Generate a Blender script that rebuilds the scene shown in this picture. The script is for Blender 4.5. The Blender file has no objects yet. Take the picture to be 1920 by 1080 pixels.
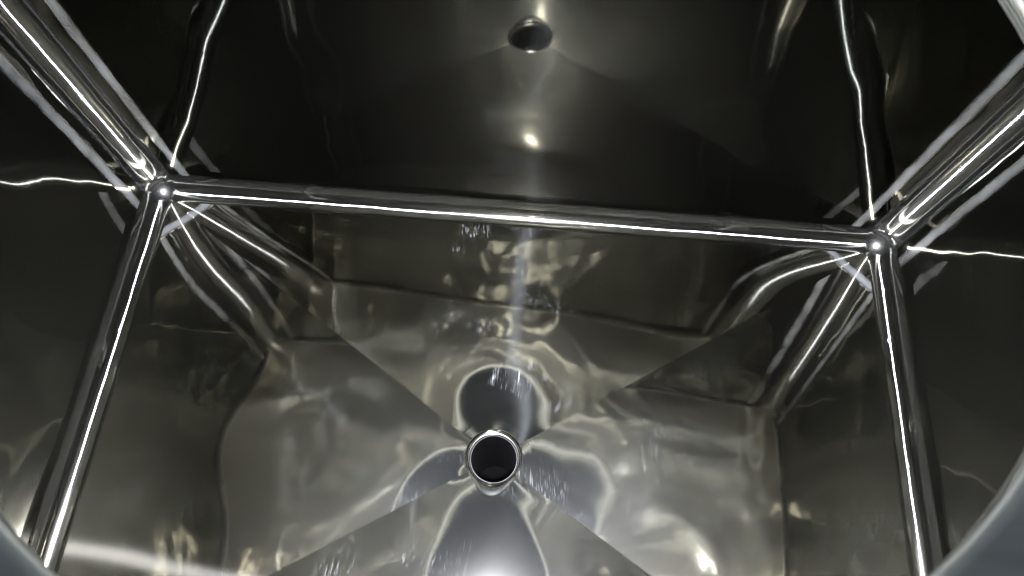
import bpy, math, random
from mathutils import Vector, Matrix, noise

# ------------------------------------------------------------------ camera
scene = bpy.context.scene
cam_data = bpy.data.cameras.new("camera")
cam = bpy.data.objects.new("camera", cam_data)
scene.collection.objects.link(cam)
scene.camera = cam
cam_data.sensor_width = 36.0
cam_data.lens = 36.0 * 1312.0 / 1920.0
cam_data.clip_start = 0.005
cam_data.clip_end = 60.0
AX = Vector((0.99688766, 0.07689341, -0.01738947))     # world X seen in (right, down, forward)
AY = Vector((0.07757597, -0.91753455, 0.3900158))      # world Y
AN = Vector((-0.01403421, 0.39015094, 0.92064395))     # straight down
right = Vector((AX[0], AY[0], -AN[0]))
up = -Vector((AX[1], AY[1], -AN[1]))
back = -Vector((AX[2], AY[2], -AN[2]))
cam.matrix_world = Matrix(((right[0], up[0], back[0], 0.0),
                           (right[1], up[1], back[1], 0.0),
                           (right[2], up[2], back[2], 1.0),
                           (0, 0, 0, 1)))
cam_data.dof.use_dof = True
cam_data.dof.focus_distance = 1.1
cam_data.dof.aperture_fstop = 14.0

# ------------------------------------------------------------------ light
world = bpy.data.worlds.new("World")
scene.world = world
world.use_nodes = True
# dim room outside the tank: pale near the horizon, dark overhead
wn = world.node_tree
bg = wn.nodes["Background"]
wtc = wn.nodes.new("ShaderNodeTexCoord")
wsp = wn.nodes.new("ShaderNodeSeparateXYZ")
wcr = wn.nodes.new("ShaderNodeValToRGB")
wcr.color_ramp.elements[0].position = 0.15
wcr.color_ramp.elements[0].color = (0.58, 0.64, 0.67, 1)
wcr.color_ramp.elements[1].position = 0.60
wcr.color_ramp.elements[1].color = (0.016, 0.021, 0.025, 1)
wn.links.new(wtc.outputs["Generated"], wsp.inputs[0])
wn.links.new(wsp.outputs[2], wcr.inputs[0])
wn.links.new(wcr.outputs[0], bg.inputs[0])
bg.inputs[1].default_value = 1.25

FLASH = 510.0
ld = bpy.data.lights.new("camera_flash", "AREA")
ld.shape = "DISK"
ld.size = 0.034
ld.energy = FLASH
ld.spread = math.radians(140)
ld.color = (0.955, 0.968, 1.06)
flash = bpy.data.objects.new("camera_flash", ld)
scene.collection.objects.link(flash)
flash.location = (0.0, 0.0, 0.815)
flash.rotation_euler = (math.radians(8), 0, 0)

scene.view_settings.view_transform = "Standard"
scene.view_settings.look = "None"
scene.view_settings.exposure = 0.0
scene.view_settings.gamma = 1.0
scene.view_settings.use_curve_mapping = False
scene.render.engine = "CYCLES"
cy = scene.cycles
cy.max_bounces = 16
cy.glossy_bounces = 14
cy.diffuse_bounces = 4
cy.caustics_reflective = True
cy.blur_glossy = 0.27
cy.sample_clamp_indirect = 6.0
cy.use_denoising = True

# ------------------------------------------------------------------ sizes (metres)
X0, X1 = -0.612, 0.572
Y0, Y1 = -0.214, 0.560
ZC = 0.788                  # ceiling
R = 0.034                   # radius of the rounded edges
T = 0.003                   # sheet thickness
DX, DY, DZ = -0.0250, 0.1665, 0.0263     # drain centre and how far the floor falls to it
HR = 0.0365                 # drain pipe radius
MX, MY, MR, MH = -0.0145, 0.169, 0.2100, 0.013   # manhole: centre, radius in the ceiling, collar height
GR = 0.2030                 # clear opening at the collar's lip
SL = math.radians(6.0)
# height of the four floor panels (front, right, back, left) in millimetres: control points from the drain out, across each panel
PANEL = (
    ((-26.28, -26.28, -26.28, -26.28, -26.28, -26.28, -26.28),
     (-23.80, -24.55, -24.31, -24.97, -25.04, -23.74, -24.28),
     (-22.64, -21.23, -21.21, -20.62, -20.17, -22.76, -24.21),
     (-16.13, -16.58, -14.69, -12.21, -15.15, -20.38, -21.51),
     (-10.62, -10.38, -9.96, -7.25, -11.69, -15.27, -13.17),
     (-6.25, -5.30, -5.02, -3.29, -7.10, -6.90, -6.14),
     (-2.00, -1.97, -1.65, -1.11, -2.46, -2.23, -2.02),
     (0.00, 0.00, 0.00, 0.00, 0.00, 0.00, 0.00)),
    ((-26.28, -26.28, -26.28, -26.28, -26.28, -26.28, -26.28),
     (-24.28, -24.49, -23.87, -24.34, -24.98, -25.72, -26.06),
     (-24.21, -24.69, -26.55, -27.05, -27.18, -26.18, -25.60),
     (-21.51, -20.73, -19.99, -19.49, -17.26, -18.31, -19.82),
     (-13.17, -12.66, -10.89, -9.85, -12.74, -17.51, -18.39),
     (-6.14, -5.89, -5.91, 0.42, -7.81, -11.78, -12.27),
     (-2.02, -2.02, -1.98, -0.13, -2.94, -4.09, -3.25),
     (0.00, 0.00, 0.00, 0.00, 0.00, 0.00, 0.00)),
    ((-26.28, -26.28, -26.28, -26.28, -26.28, -26.28, -26.28),
     (-26.06, -26.28, -27.05, -26.38, -27.73, -27.12, -26.96),
     (-25.60, -25.54, -26.24, -27.81, -26.79, -25.32, -24.71),
     (-19.82, -19.03, -19.79, -19.41, -18.28, -18.23, -19.37),
     (-18.39, -16.36, -14.41, -12.47, -12.81, -13.84, -15.56),
     (-12.27, -11.65, -8.39, -6.37, -5.02, -6.08, -9.08),
     (-3.25, -4.34, -2.81, -2.20, -1.50, -2.53, -3.31),
     (0.00, 0.00, 0.00, 0.00, 0.00, 0.00, 0.00)),
    ((-26.28, -26.28, -26.28, -26.28, -26.28, -26.28, -26.28),
     (-26.96, -26.32, -26.32, -25.79, -25.56, -24.48, -23.80),
     (-24.71, -24.58, -23.05, -22.84, -21.83, -22.25, -22.64),
     (-19.37, -19.47, -20.76, -18.72, -18.56, -17.15, -16.13),
     (-15.56, -16.19, -14.50, -18.42, -13.99, -11.71, -10.62),
     (-9.08, -10.55, -13.88, -5.53, -8.50, -6.86, -6.25),
     (-3.31, -2.69, -4.41, -2.31, -2.71, -1.96, -2.00),
     (0.00, 0.00, 0.00, 0.00, 0.00, 0.00, 0.00)),
)

# ------------------------------------------------------------------ materials
def N(nt, kind, **kw):
    n = nt.nodes.new(kind)
    for k, v in kw.items():
        if k.startswith("i_"):
            n.inputs[k[2:].replace("_", " ")].default_value = v
        else:
            setattr(n, k, v)
    return n

def steel(name, sharp=0.03, haze=0.40, haze_w=0.14, wave=0.004, wave_scale=3.2,
          scratch=0.32, ripple=0.13, col=(0.49, 0.476, 0.425), brush=None, streak=None, seed=0.0):
    m = bpy.data.materials.new(name)
    m.use_nodes = True
    nt = m.node_tree
    nt.nodes.clear()
    L = nt.links.new
    out = N(nt, "ShaderNodeOutputMaterial")
    tc = N(nt, "ShaderNodeTexCoord")
    off = N(nt, "ShaderNodeVectorMath", operation="ADD")
    off.inputs[1].default_value = (seed * 3.17, seed * 1.71, seed * 2.39)
    L(tc.outputs["Object"], off.inputs[0])
    # sheet-metal waviness
    n1 = N(nt, "ShaderNodeTexNoise", i_Scale=wave_scale, i_Detail=1.5, i_Roughness=0.35, i_Distortion=0.8)
    L(off.outputs[0], n1.inputs["Vector"])
    b0 = N(nt, "ShaderNodeBump", i_Strength=1.0, i_Distance=wave)
    L(n1.outputs[0], b0.inputs["Height"])
    n2 = N(nt, "ShaderNodeTexNoise", i_Scale=wave_scale * 2.9, i_Detail=0.0, i_Distortion=0.6)
    L(off.outputs[0], n2.inputs["Vector"])
    b1 = N(nt, "ShaderNodeBump", i_Strength=1.0, i_Distance=wave * ripple)
    L(n2.outputs[0], b1.inputs["Height"]); L(b0.outputs[0], b1.inputs["Normal"])
    # hairline scratches in patches: three stretched directions
    warp = N(nt, "ShaderNodeTexNoise", i_Scale=6.0, i_Detail=0.0)
    L(off.outputs[0], warp.inputs["Vector"])
    ws = N(nt, "ShaderNodeVectorMath", operation="SCALE")
    ws.inputs["Scale"].default_value = 0.035
    L(warp.outputs["Color"], ws.inputs[0])
    wa = N(nt, "ShaderNodeVectorMath", operation="ADD")
    L(off.outputs[0], wa.inputs[0]); L(ws.outputs[0], wa.inputs[1])
    prev = None
    for k, (rot, sc) in enumerate((((0.3, 0.2, 0.6), (1100, 18, 600)), ((0.1, 0.5, -0.9), (950, 26, 520)), ((0.5, 0.1, 2.0), (1200, 40, 650)))):
        mp = N(nt, "ShaderNodeMapping")
        mp.inputs["Rotation"].default_value = rot
        mp.inputs["Scale"].default_value = sc
        L(wa.outputs[0], mp.inputs["Vector"])
        nn = N(nt, "ShaderNodeTexNoise", i_Scale=1.0, i_Detail=1.0)
        L(mp.outputs[0], nn.inputs["Vector"])
        r = N(nt, "ShaderNodeMapRange", i_From_Min=0.60, i_From_Max=0.80)
        L(nn.outputs[0], r.inputs[0])
        msk = N(nt, "ShaderNodeTexNoise", i_Scale=7.0 + 3 * k, i_Detail=2.0)
        o2 = N(nt, "ShaderNodeVectorMath", operation="ADD")
        o2.inputs[1].default_value = (k * 5.1, k * 2.3, k * 7.7)
        L(off.outputs[0], o2.inputs[0]); L(o2.outputs[0], msk.inputs["Vector"])
        mr = N(nt, "ShaderNodeMapRange", i_From_Min=0.58, i_From_Max=0.75)
        L(msk.outputs[0], mr.inputs[0])
        mu = N(nt, "ShaderNodeMath", operation="MULTIPLY")
        L(r.outputs[0], mu.inputs[0]); L(mr.outputs[0], mu.inputs[1])
        if prev is None:
            prev = mu
        else:
            ad = N(nt, "ShaderNodeMath", operation="MAXIMUM")
            L(prev.outputs[0], ad.inputs[0]); L(mu.outputs[0], ad.inputs[1]); prev = ad
    b2 = N(nt, "ShaderNodeBump", i_Strength=scratch, i_Distance=0.0006)
    L(prev.outputs[0], b2.inputs["Height"]); L(b1.outputs[0], b2.inputs["Normal"])
    # mirror lobe
    g1 = N(nt, "ShaderNodeBsdfGlossy", distribution="GGX", i_Roughness=sharp)
    g1.inputs["Color"].default_value = (*col, 1)
    L(b1.outputs[0], g1.inputs["Normal"])
    # haze lobe: polishing marks
    g2 = N(nt, "ShaderNodeBsdfGlossy", distribution="GGX", i_Roughness=haze)
    g2.inputs["Color"].default_value = (col[0] * 0.93, col[1] * 1.0, col[2] * 1.13, 1)
    L(b2.outputs[0], g2.inputs["Normal"])
    if brush:
        g2.inputs["Anisotropy"].default_value = 0.92
        g2.inputs["Rotation"].default_value = 0.25
        cx = N(nt, "ShaderNodeCombineXYZ")
        for i in range(3): cx.inputs[i].default_value = brush[i]
        L(cx.outputs[0], g2.inputs["Tangent"])
    # haze amount: uneven, stronger in scratched patches
    cl = N(nt, "ShaderNodeTexNoise", i_Scale=4.5, i_Detail=5.0, i_Roughness=0.6)
    L(off.outputs[0], cl.inputs["Vector"])
    mh = N(nt, "ShaderNodeMapRange", i_From_Min=0.3, i_From_Max=0.7)
    mh.inputs["To Min"].default_value = haze_w * 0.6
    mh.inputs["To Max"].default_value = haze_w * 1.5
    L(cl.outputs[0], mh.inputs[0])
    sa = N(nt, "ShaderNodeMath", operation="MULTIPLY_ADD")
    sa.inputs[1].default_value = 0.16 * scratch
    L(prev.outputs[0], sa.inputs[0]); L(mh.outputs[0], sa.inputs[2])
    mix = N(nt, "ShaderNodeMixShader")
    L(sa.outputs[0], mix.inputs[0]); L(g1.outputs[0], mix.inputs[1]); L(g2.outputs[0], mix.inputs[2])
    if streak:
        w, rg, d = streak
        g3 = N(nt, "ShaderNodeBsdfGlossy", distribution="GGX", i_Roughness=rg, i_Anisotropy=0.95, i_Rotation=0.25)
        g3.inputs["Color"].default_value = (*col, 1)
        cx3 = N(nt, "ShaderNodeCombineXYZ")
        for i in range(3): cx3.inputs[i].default_value = d[i]
        L(cx3.outputs[0], g3.inputs["Tangent"])
        mix3 = N(nt, "ShaderNodeMixShader")
        mix3.inputs[0].default_value = w
        L(mix.outputs[0], mix3.inputs[1]); L(g3.outputs[0], mix3.inputs[2])
        mix = mix3
    L(mix.outputs[0], out.inputs["Surface"])
    return m

M_FLOOR = steel("polished_floor_steel", seed=1, sharp=0.04, haze=0.36, haze_w=0.0008, scratch=0.17, wave=0.00012, wave_scale=6)
M_FLOOR_SIDE = steel("brushed_side_floor_steel", seed=1, sharp=0.04, haze=0.36, haze_w=0.0008, scratch=0.17, wave=0.00012, wave_scale=6, streak=(0.0006, 0.36, (1, 0, 0)))
M_FLOOR_BACK = steel("brushed_floor_steel", seed=1, sharp=0.04, haze=0.36, haze_w=0.0002, scratch=0.14, wave=0.00012, wave_scale=6, brush=(0, 1, 0))
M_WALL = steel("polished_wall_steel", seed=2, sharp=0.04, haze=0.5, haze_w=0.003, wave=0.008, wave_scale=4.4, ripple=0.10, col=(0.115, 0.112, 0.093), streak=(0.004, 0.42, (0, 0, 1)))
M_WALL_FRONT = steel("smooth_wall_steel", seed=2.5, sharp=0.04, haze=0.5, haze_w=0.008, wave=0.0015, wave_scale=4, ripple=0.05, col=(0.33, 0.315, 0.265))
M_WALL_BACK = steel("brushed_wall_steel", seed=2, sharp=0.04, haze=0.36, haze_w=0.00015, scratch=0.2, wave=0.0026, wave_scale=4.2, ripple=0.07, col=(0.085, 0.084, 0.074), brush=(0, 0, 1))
M_CEIL = steel("polished_ceiling_steel", seed=3, sharp=0.035, haze=0.15, haze_w=0.5, col=(0.86, 0.838, 0.755), wave=0.030, wave_scale=4.2, ripple=0.12, streak=(0.45, 0.34, (1, 0, 0)))
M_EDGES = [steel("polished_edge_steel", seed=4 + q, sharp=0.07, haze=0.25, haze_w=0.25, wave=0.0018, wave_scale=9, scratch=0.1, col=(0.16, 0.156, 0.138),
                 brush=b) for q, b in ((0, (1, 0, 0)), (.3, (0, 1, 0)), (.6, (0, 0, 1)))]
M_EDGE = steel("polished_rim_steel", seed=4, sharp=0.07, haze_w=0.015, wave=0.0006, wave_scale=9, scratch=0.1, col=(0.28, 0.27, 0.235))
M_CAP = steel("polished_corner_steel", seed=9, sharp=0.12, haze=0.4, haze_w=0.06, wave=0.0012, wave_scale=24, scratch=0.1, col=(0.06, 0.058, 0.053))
M_WELD = steel("ground_weld_steel", seed=5, sharp=0.28, haze=0.55, haze_w=0.25, wave=0.0006, wave_scale=30, scratch=0.4, col=(0.135, 0.134, 0.128))
def soften(m, col):
    """ground weld: its matt strip fades into the mirror finish on both sides"""
    nt = m.node_tree
    out = [n for n in nt.nodes if n.type == "OUTPUT_MATERIAL"][0]
    matt = out.inputs["Surface"].links[0].from_socket
    at = N(nt, "ShaderNodeAttribute", attribute_name="dressed")
    tc = N(nt, "ShaderNodeTexCoord")
    no = N(nt, "ShaderNodeTexNoise", i_Scale=14.0, i_Detail=3.0)
    nt.links.new(tc.outputs["Object"], no.inputs["Vector"])
    ml = N(nt, "ShaderNodeMath", operation="MULTIPLY")
    mr = N(nt, "ShaderNodeMapRange", i_From_Min=0.2, i_From_Max=0.7)
    nt.links.new(no.outputs[0], mr.inputs[0])
    nt.links.new(at.outputs["Fac"], ml.inputs[0]); nt.links.new(mr.outputs[0], ml.inputs[1])
    g = N(nt, "ShaderNodeBsdfGlossy", distribution="GGX", i_Roughness=0.05)
    g.inputs["Color"].default_value = (*col, 1)
    mx = N(nt, "ShaderNodeMixShader")
    nt.links.new(ml.outputs[0], mx.inputs[0]); nt.links.new(g.outputs[0], mx.inputs[1]); nt.links.new(matt, mx.inputs[2])
    nt.links.new(mx.outputs[0], out.inputs["Surface"])
soften(M_WELD, (0.22, 0.21, 0.185))
M_BEAD = steel("collar_bead_steel", seed=6, sharp=0.12, haze=0.35, haze_w=0.25, wave=0.0002, wave_scale=8, scratch=0.1, col=(0.65, 0.635, 0.57))
M_DULL = bpy.data.materials.new("dull_grey_flange")
M_DULL.use_nodes = True
_nt = M_DULL.node_tree
_p = _nt.nodes["Principled BSDF"]
_p.inputs["Roughness"].default_value = 0.55
_p.inputs["Specular IOR Level"].default_value = 0.04
_tc = N(_nt, "ShaderNodeTexCoord")
_mp = N(_nt, "ShaderNodeMapping")
_mp.inputs["Rotation"].default_value = (0, 0, 0.9)
_mp.inputs["Scale"].default_value = (14, 90, 14)
_nt.links.new(_tc.outputs["Object"], _mp.inputs["Vector"])
_no = N(_nt, "ShaderNodeTexNoise", i_Scale=1.0, i_Detail=4.0)
_nt.links.new(_mp.outputs[0], _no.inputs["Vector"])
_cr = N(_nt, "ShaderNodeValToRGB")
_cr.color_ramp.elements[0].position = 0.3
_cr.color_ramp.elements[0].color = (0.42, 0.44, 0.45, 1)
_cr.color_ramp.elements[1].position = 0.75
_cr.color_ramp.elements[1].color = (0.62, 0.64, 0.65, 1)
_nt.links.new(_no.outputs[0], _cr.inputs[0])
_nt.links.new(_cr.outputs[0], _p.inputs["Base Color"])
M_DARK = bpy.data.materials.new("recess_shade_black")  # near-black colour stands in for the shade deep in the drain pipe
M_DARK.use_nodes = True
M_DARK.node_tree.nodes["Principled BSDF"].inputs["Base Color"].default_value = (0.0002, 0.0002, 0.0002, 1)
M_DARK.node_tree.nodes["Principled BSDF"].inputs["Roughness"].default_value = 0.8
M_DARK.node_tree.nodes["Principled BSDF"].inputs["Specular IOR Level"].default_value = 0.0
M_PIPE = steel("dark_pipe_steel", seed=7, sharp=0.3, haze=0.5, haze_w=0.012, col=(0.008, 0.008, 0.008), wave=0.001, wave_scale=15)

# ------------------------------------------------------------------ helpers
def link(name, verts, faces, smooth, mat, parent):
    me = bpy.data.meshes.new(name)
    me.from_pydata([tuple(v) for v in verts], [], faces)
    me.validate()
    me.polygons.foreach_set("use_smooth", [smooth] * len(me.polygons))
    me.materials.append(mat)
    o = bpy.data.objects.new(name, me)
    scene.collection.objects.link(o)
    o.parent = parent
    return o

def sheet(name, P, mat, parent, inward, t=T, smooth=True, closed=False):
    """P: rows of points. A sheet with the given skin on the inward side and thickness t behind it."""
    nr, nc = len(P), len(P[0])
    V = [Vector(p) for row in P for p in row]
    def idx(i, j): return i * nc + (j % nc)
    F = []
    cols = nc if closed else nc - 1
    for i in range(nr - 1):
        for j in range(cols):
            F.append([idx(i, j), idx(i, j + 1), idx(i + 1, j + 1), idx(i + 1, j)])
    # orient towards the inward point / function
    c = F[len(F) // 2 + cols // 2 if len(F) > cols else 0]
    # vertex normals
    NV = [Vector() for _ in V]
    for f in F:
        a, b, c2, d = (V[k] for k in f)
        n = (c2 - a).cross(d - b)
        for k in f: NV[k] += n
    s = 0.0
    for v, n in zip(V, NV):
        s += n.dot(inward(v) - v)
    if s < 0:
        F = [f[::-1] for f in F]
        NV = [-n for n in NV]
    NV = [n.normalized() if n.length > 0 else Vector((0, 0, 1)) for n in NV]
    base = len(V)
    OV = [v - n * t for v, n in zip(V, NV)]
    allv = V + OV
    allf = list(F) + [[k + base for k in f[::-1]] for f in F]
    # rim with its own vertices
    def strip(pairs):
        for (a, b) in pairs:
            k = len(allv)
            allv.extend([V[a], V[b], OV[b], OV[a]])
            allf.append([k, k + 1, k + 2, k + 3])
    strip([(idx(0, j), idx(0, j + 1)) for j in range(cols)])
    strip([(idx(nr - 1, j), idx(nr - 1, j + 1)) for j in range(cols)])
    if not closed:
        strip([(idx(i, 0), idx(i + 1, 0)) for i in range(nr - 1)])
        strip([(idx(i, nc - 1), idx(i + 1, nc - 1)) for i in range(nr - 1)])
    return link(name, allv, allf, smooth, mat, parent)

CEN = Vector(((X0 + X1) / 2, (Y0 + Y1) / 2, ZC / 2))
to_centre = lambda v: CEN

def empty(name, loc, parent=None):
    o = bpy.data.objects.new(name, None)
    scene.collection.objects.link(o)
    o.location = loc
    o.parent = parent
    return o

# ------------------------------------------------------------------ the tank
tank = empty("steel_tank", (0, 0, 0))
tank["label"] = "polished stainless steel tank seen from inside, mirror walls and floor sloping to round drain"
tank["category"] = "tank"

s0 = R * math.sin(SL)
z0 = R - R * math.cos(SL)
FX0, FX1, FY0, FY1 = X0 + R - s0, X1 - R + s0, Y0 + R - s0, Y1 - R + s0
corners = [(FX0, FY0), (FX1, FY0), (FX1, FY1), (FX0, FY1)]

ANG = [math.atan2(c[1] - DY, c[0] - DX) for c in corners]

def spline(x, n):
    kn = [0.0] * 4 + [i / (n - 3) for i in range(1, n - 3)] + [1.0] * 4
    x = min(max(x, 0.0), 1 - 1e-9)
    B = [1.0 if kn[i] <= x < kn[i + 1] else 0.0 for i in range(len(kn) - 1)]
    for d in range(1, 4):
        nb = []
        for i in range(len(kn) - 1 - d):
            a, b, v = kn[i + d] - kn[i], kn[i + d + 1] - kn[i + 1], 0.0
            if a > 0: v += (x - kn[i]) / a * B[i]
            if b > 0: v += (kn[i + d + 1] - x) / b * B[i + 1]
            nb.append(v)
        B = nb
    return B

def floor_height(k, r, rb, ph):
    """height of floor panel k at distance r from the drain (rb at the tank wall), ph -1..1 across the panel"""
    bs, bu = spline(r / rb, 8), spline((ph + 1) / 2, 7)
    return z0 + 0.001 * sum(bs[i] * bu[j] * PANEL[k][i][j] for i in range(8) for j in range(7) if bs[i] and bu[j])

def reach(k, th):
    """distance from the drain to the outer edge of panel k in direction th"""
    a, b = Vector(corners[k]), Vector(corners[(k + 1) % 4])
    e = b - a
    w = a - Vector((DX, DY))
    return (w.x * e.y - w.y * e.x) / (math.cos(th) * e.y - math.sin(th) * e.x)

def floor_z(x, y):
    th = math.atan2(y - DY, x - DX)
    for k in range(4):
        span = (ANG[(k + 1) % 4] - ANG[k]) % (2 * math.pi)
        t = (th - ANG[k]) % (2 * math.pi)
        if t <= span:
            return floor_height(k, math.hypot(x - DX, y - DY), reach(k, th), 2 * t / span - 1)
    return 0.0

def floor_panel(k):
    n = 64
    A0, A1 = ANG[k], ANG[(k + 1) % 4]
    if A1 < A0: A1 += 2 * math.pi
    rows = []
    near = [0.0, .0005, .001, .0018, .0025] + [.0025 + .0175 * i / 16 for i in range(1, 17)]
    for i in range(n + 1):
        th = A0 + (A1 - A0) * i / n
        rb = reach(k, th)
        row = []
        M = 48
        for r in [HR + q for q in near] + [HR + .02 + (rb - HR - .02) * (m / M) for m in range(1, M + 1)]:
            z = floor_height(k, r, rb, 2 * i / n - 1)
            # ridge added round the drain to catch the flash, widened at the front
            bw = 0.0045 + 0.012 * max(0.0, -math.sin(th)) ** 8
            q = (r - HR) / bw
            if q < 1:
                z += 0.0012 * (1 - q) * q * 4 * (0.4 + 0.6 * (1 - q))
            if r < HR + 0.0025:
                z -= 0.003 * (1 - (r - HR) / 0.0025) ** 2
            row.append((DX + math.cos(th) * r, DY + math.sin(th) * r, z))
        rows.append(row)
    return sheet("floor_panel", rows, (M_FLOOR, M_FLOOR_SIDE, M_FLOOR_BACK, M_FLOOR_SIDE)[k], tank, lambda v: v + Vector((0, 0, 1)))

for k in range(4):
    floor_panel(k)

# walls
def quad(p, q, r, s, n=1):
    p, q, r, s = map(Vector, (p, q, r, s))
    return [[p.lerp(q, j / n) for j in range(n + 1)], [s.lerp(r, j / n) for j in range(n + 1)]]

zb, zt = R, ZC
wall_defs = [((X0 + R, Y1), (X1 - R, Y1)), ((X0, Y0 + R), (X0, Y1 - R)), ((X1, Y0 + R), (X1, Y1 - R)), ((X0 + R, Y0), (X1 - R, Y0))]
for (p, q) in wall_defs:
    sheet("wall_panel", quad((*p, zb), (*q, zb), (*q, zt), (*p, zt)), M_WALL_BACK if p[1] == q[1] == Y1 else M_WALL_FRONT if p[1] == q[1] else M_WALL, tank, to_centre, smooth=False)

# ceiling with the round opening
def ceiling():
    n = 96
    rows = [[], []]
    bx0, bx1, by0, by1 = X0 - T, X1 + T, Y0 - T, Y1 + T
    angs = [2 * math.pi * i / n for i in range(n)]
    for cx, cyy in ((bx0, by0), (bx1, by0), (bx1, by1), (bx0, by1)):
        a = math.atan2(cyy - MY, cx - MX) % (2 * math.pi)
        k = min(range(len(angs)), key=lambda i: abs(angs[i] - a))
        angs[k] = a
    for a in angs:
        c, s = math.cos(a), math.sin(a)
        tx = ((bx1 if c > 0 else bx0) - MX) / c if abs(c) > 1e-9 else 1e9
        ty = ((by1 if s > 0 else by0) - MY) / s if abs(s) > 1e-9 else 1e9
        t = min(tx, ty)
        rows[0].append((MX + c * MR, MY + s * MR, ZC))
        rows[1].append((MX + c * t, MY + s * t, ZC))
    return sheet("ceiling_panel", rows, M_CEIL, tank, lambda v: v - Vector((0, 0, 1)), smooth=False, closed=True)
ceiling()

# rounded edges
def arc_strip(c0, c1, u, v, a0, a1, n=20, m=2):
    """quarter tube between centres c0 and c1, point = c + R*(cos a u + sin a v)"""
    c0, c1, u, v = map(Vector, (c0, c1, u, v))
    rows = []
    for i in range(n + 1):
        a = a0 + (a1 - a0) * i / n
        o = (u * math.cos(a) + v * math.sin(a)) * R
        rows.append([c0.lerp(c1, j / m) + o for j in range(m + 1)])
    return rows

H = math.pi / 2
cx0, cx1, cy0, cy1, cz0, cz1 = X0 + R, X1 - R, Y0 + R, Y1 - R, R, ZC - R
Zd = Vector((0, 0, -1)); Zu = Vector((0, 0, 1))
for (c0, c1, out) in (((cx0, cy1), (cx1, cy1), (0, 1, 0)), ((cx0, cy0), (cx0, cy1), (-1, 0, 0)),
                      ((cx1, cy0), (cx1, cy1), (1, 0, 0)), ((cx0, cy0), (cx1, cy0), (0, -1, 0))):
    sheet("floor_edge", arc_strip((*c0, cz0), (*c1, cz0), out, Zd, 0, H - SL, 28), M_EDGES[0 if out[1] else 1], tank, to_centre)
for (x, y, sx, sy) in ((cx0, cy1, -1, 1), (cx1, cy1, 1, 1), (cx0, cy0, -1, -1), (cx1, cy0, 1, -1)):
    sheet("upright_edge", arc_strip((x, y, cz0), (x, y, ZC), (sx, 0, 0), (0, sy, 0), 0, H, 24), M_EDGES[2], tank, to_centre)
    for (z, sz) in ((cz0, -1),):
        rows = []
        n = 16
        for i in range(n + 1):
            lat = (H - SL * (sz < 0)) * i / n
            rows.append([Vector((x + R * sx * math.cos(lat) * math.cos(H * j / n), y + R * sy * math.cos(lat) * math.sin(H * j / n), z + sz * R * math.sin(lat))) for j in range(n + 1)])
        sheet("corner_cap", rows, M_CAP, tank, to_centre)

RC = 0.007
for (p, q, o, sh) in (((cx0, Y1), (cx1, Y1), (0, 1, 0), (0, -RC)), ((X0, cy0), (X0, cy1), (-1, 0, 0), (RC, 0)), ((X1, cy0), (X1, cy1), (1, 0, 0), (-RC, 0)), ((cx0, Y0), (cx1, Y0), (0, -1, 0), (0, RC))):
    rows = []
    for i in range(9):
        a = H * i / 8
        off = (Vector(o) * math.cos(a) + Zu * math.sin(a)) * RC
        rows.append([Vector((p[0] + sh[0], p[1] + sh[1], ZC - RC - .0004)) + off, Vector((q[0] + sh[0], q[1] + sh[1], ZC - RC - .0004)) + off])
    sheet("ceiling_weld", rows, M_EDGE, tank, to_centre, t=.0003)

# ground weld bands
WB = 0.018
rng = random.Random(7)
def wobble(n, amp):
    ph = [rng.uniform(0, 6.28) for _ in range(4)]
    return [amp * (math.sin(i * .9 + ph[0]) + .7 * math.sin(i * 2.1 + ph[1]) + .5 * math.sin(i * .37 + ph[2])) for i in range(n + 1)]
def band(pa, pb, nrm):
    nrm = Vector(nrm)
    rows = [[Vector(p).lerp(Vector(q), f) + nrm * 0.0003 for p, q in zip(pa, pb)] for f in (0, .2, .4, .6, .8, 1)]
    o = sheet("weld_band", rows, M_WELD, tank, lambda v: v + nrm, t=0.0008)
    at = o.data.attributes.new("dressed", "FLOAT", "POINT")
    nc = len(pa)
    vals = [(0, .7, 1, 1, .6, 0)[(i % (6 * nc)) // nc] for i in range(12 * nc)]
    at.data.foreach_set("value", vals + [0.0] * (len(o.data.vertices) - len(vals)))
    return o
n = 70
zs = [R + (ZC - R - .01) * i / n for i in range(n + 1)]
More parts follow.
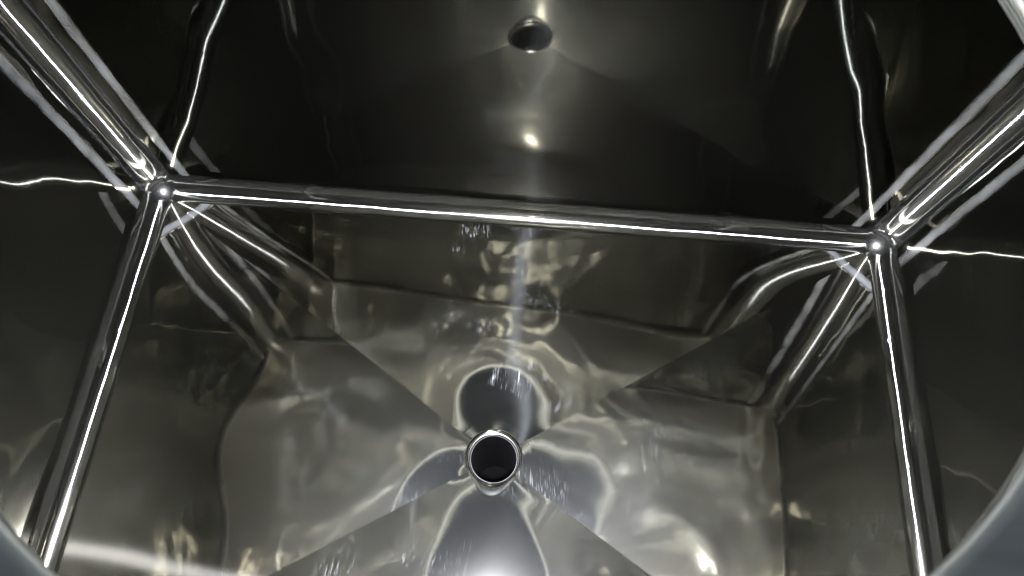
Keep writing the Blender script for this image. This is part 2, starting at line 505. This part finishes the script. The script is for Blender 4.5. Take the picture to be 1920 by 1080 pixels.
for (x, sx) in ((X0, 1), (X1, -1)):
    for (y, sy) in ((Y0, 1), (Y1, -1)):
        d = 0.050
        a, b = wobble(n, .0006), wobble(n, .0006)
        band([(x, y + sy * (d + a[i]), z) for i, z in enumerate(zs)], [(x, y + sy * (d + WB + b[i]), z) for i, z in enumerate(zs)], (sx, 0, 0))
        a, b = wobble(n, .0006), wobble(n, .0006)
        band([(x + sx * (d + a[i]), y, z) for i, z in enumerate(zs)], [(x + sx * (d + WB + b[i]), y, z) for i, z in enumerate(zs)], (0, sy, 0))
        # across the corner of the floor
        fx = FX0 if sx > 0 else FX1
        fy = FY0 if sy > 0 else FY1
        m = 16
        a, b = wobble(m, .0008), wobble(m, .0008)
        def chord(c, j):
            out = []
            for i in range(m + 1):
                px, py = fx + sx * (c + j[i]) * i / m, fy + sy * (c + j[i]) * (1 - i / m)
                out.append((px, py, floor_z(px, py) + .0002))
            return out
        band(chord(.046, a), chord(.046 + WB * 1.25, b), (0, 0, 1))

# manhole collar
neck = empty("manhole_collar", (MX, MY, ZC), tank)
def ring(name, prof, mat, parent, inward, n=128, t=T):
    rows = [[(r * math.cos(2 * math.pi * j / n), r * math.sin(2 * math.pi * j / n), z) for j in range(n)] for (r, z) in prof]
    return sheet(name, rows, mat, parent, inward, t=t, closed=True)
def bead(name, r, z, w, mat, parent):
    """a thin full-round ring; inward() points away from the ring's own core"""
    def away(v):
        c = Vector((v.x, v.y, 0)).normalized() * r
        c.z = z
        return v + (v - c)
    return ring(name, [(r - w * math.cos(math.pi * i / 8), z + w * math.sin(math.pi * i / 8)) for i in range(-8, 9)], mat, parent, away, t=.0003)
ring("collar_wall", [(MR, 0), (GR + .0035, MH * .6), (GR + .0005, MH)], M_DULL, neck, lambda v: Vector((0, 0, v.z - .05)))
bead("collar_weld", MR - .0004, .0002, .0024, M_BEAD, neck)
bead("lip_glint_bead", GR + .0026, MH - .002, .0017, M_BEAD, neck)  # bead added under the lip, shaped to give it a bright outline
ring("collar_flange", [(GR + .0005, MH + .0005), (GR + .001, MH + .003), (GR + .004, MH + .004), (GR + .03, MH + .004), (GR + .11, MH + .004)], M_DULL, neck,
     lambda v: v + Vector((0, 0, 1)), t=0.003)

# drain
drain = empty("drain_outlet", (DX, DY, -DZ), tank)
dax = lambda v: Vector((0, 0, v.z))
zt_ = -0.0035
ring("drain_rim", [(HR + .0008, zt_ + .0012), (HR - .001, zt_ + .0012), (HR - .0022, zt_), (HR - .0026, zt_ - .006)], M_EDGE, drain, lambda v: Vector((0, 0, 0.05)), t=.001)
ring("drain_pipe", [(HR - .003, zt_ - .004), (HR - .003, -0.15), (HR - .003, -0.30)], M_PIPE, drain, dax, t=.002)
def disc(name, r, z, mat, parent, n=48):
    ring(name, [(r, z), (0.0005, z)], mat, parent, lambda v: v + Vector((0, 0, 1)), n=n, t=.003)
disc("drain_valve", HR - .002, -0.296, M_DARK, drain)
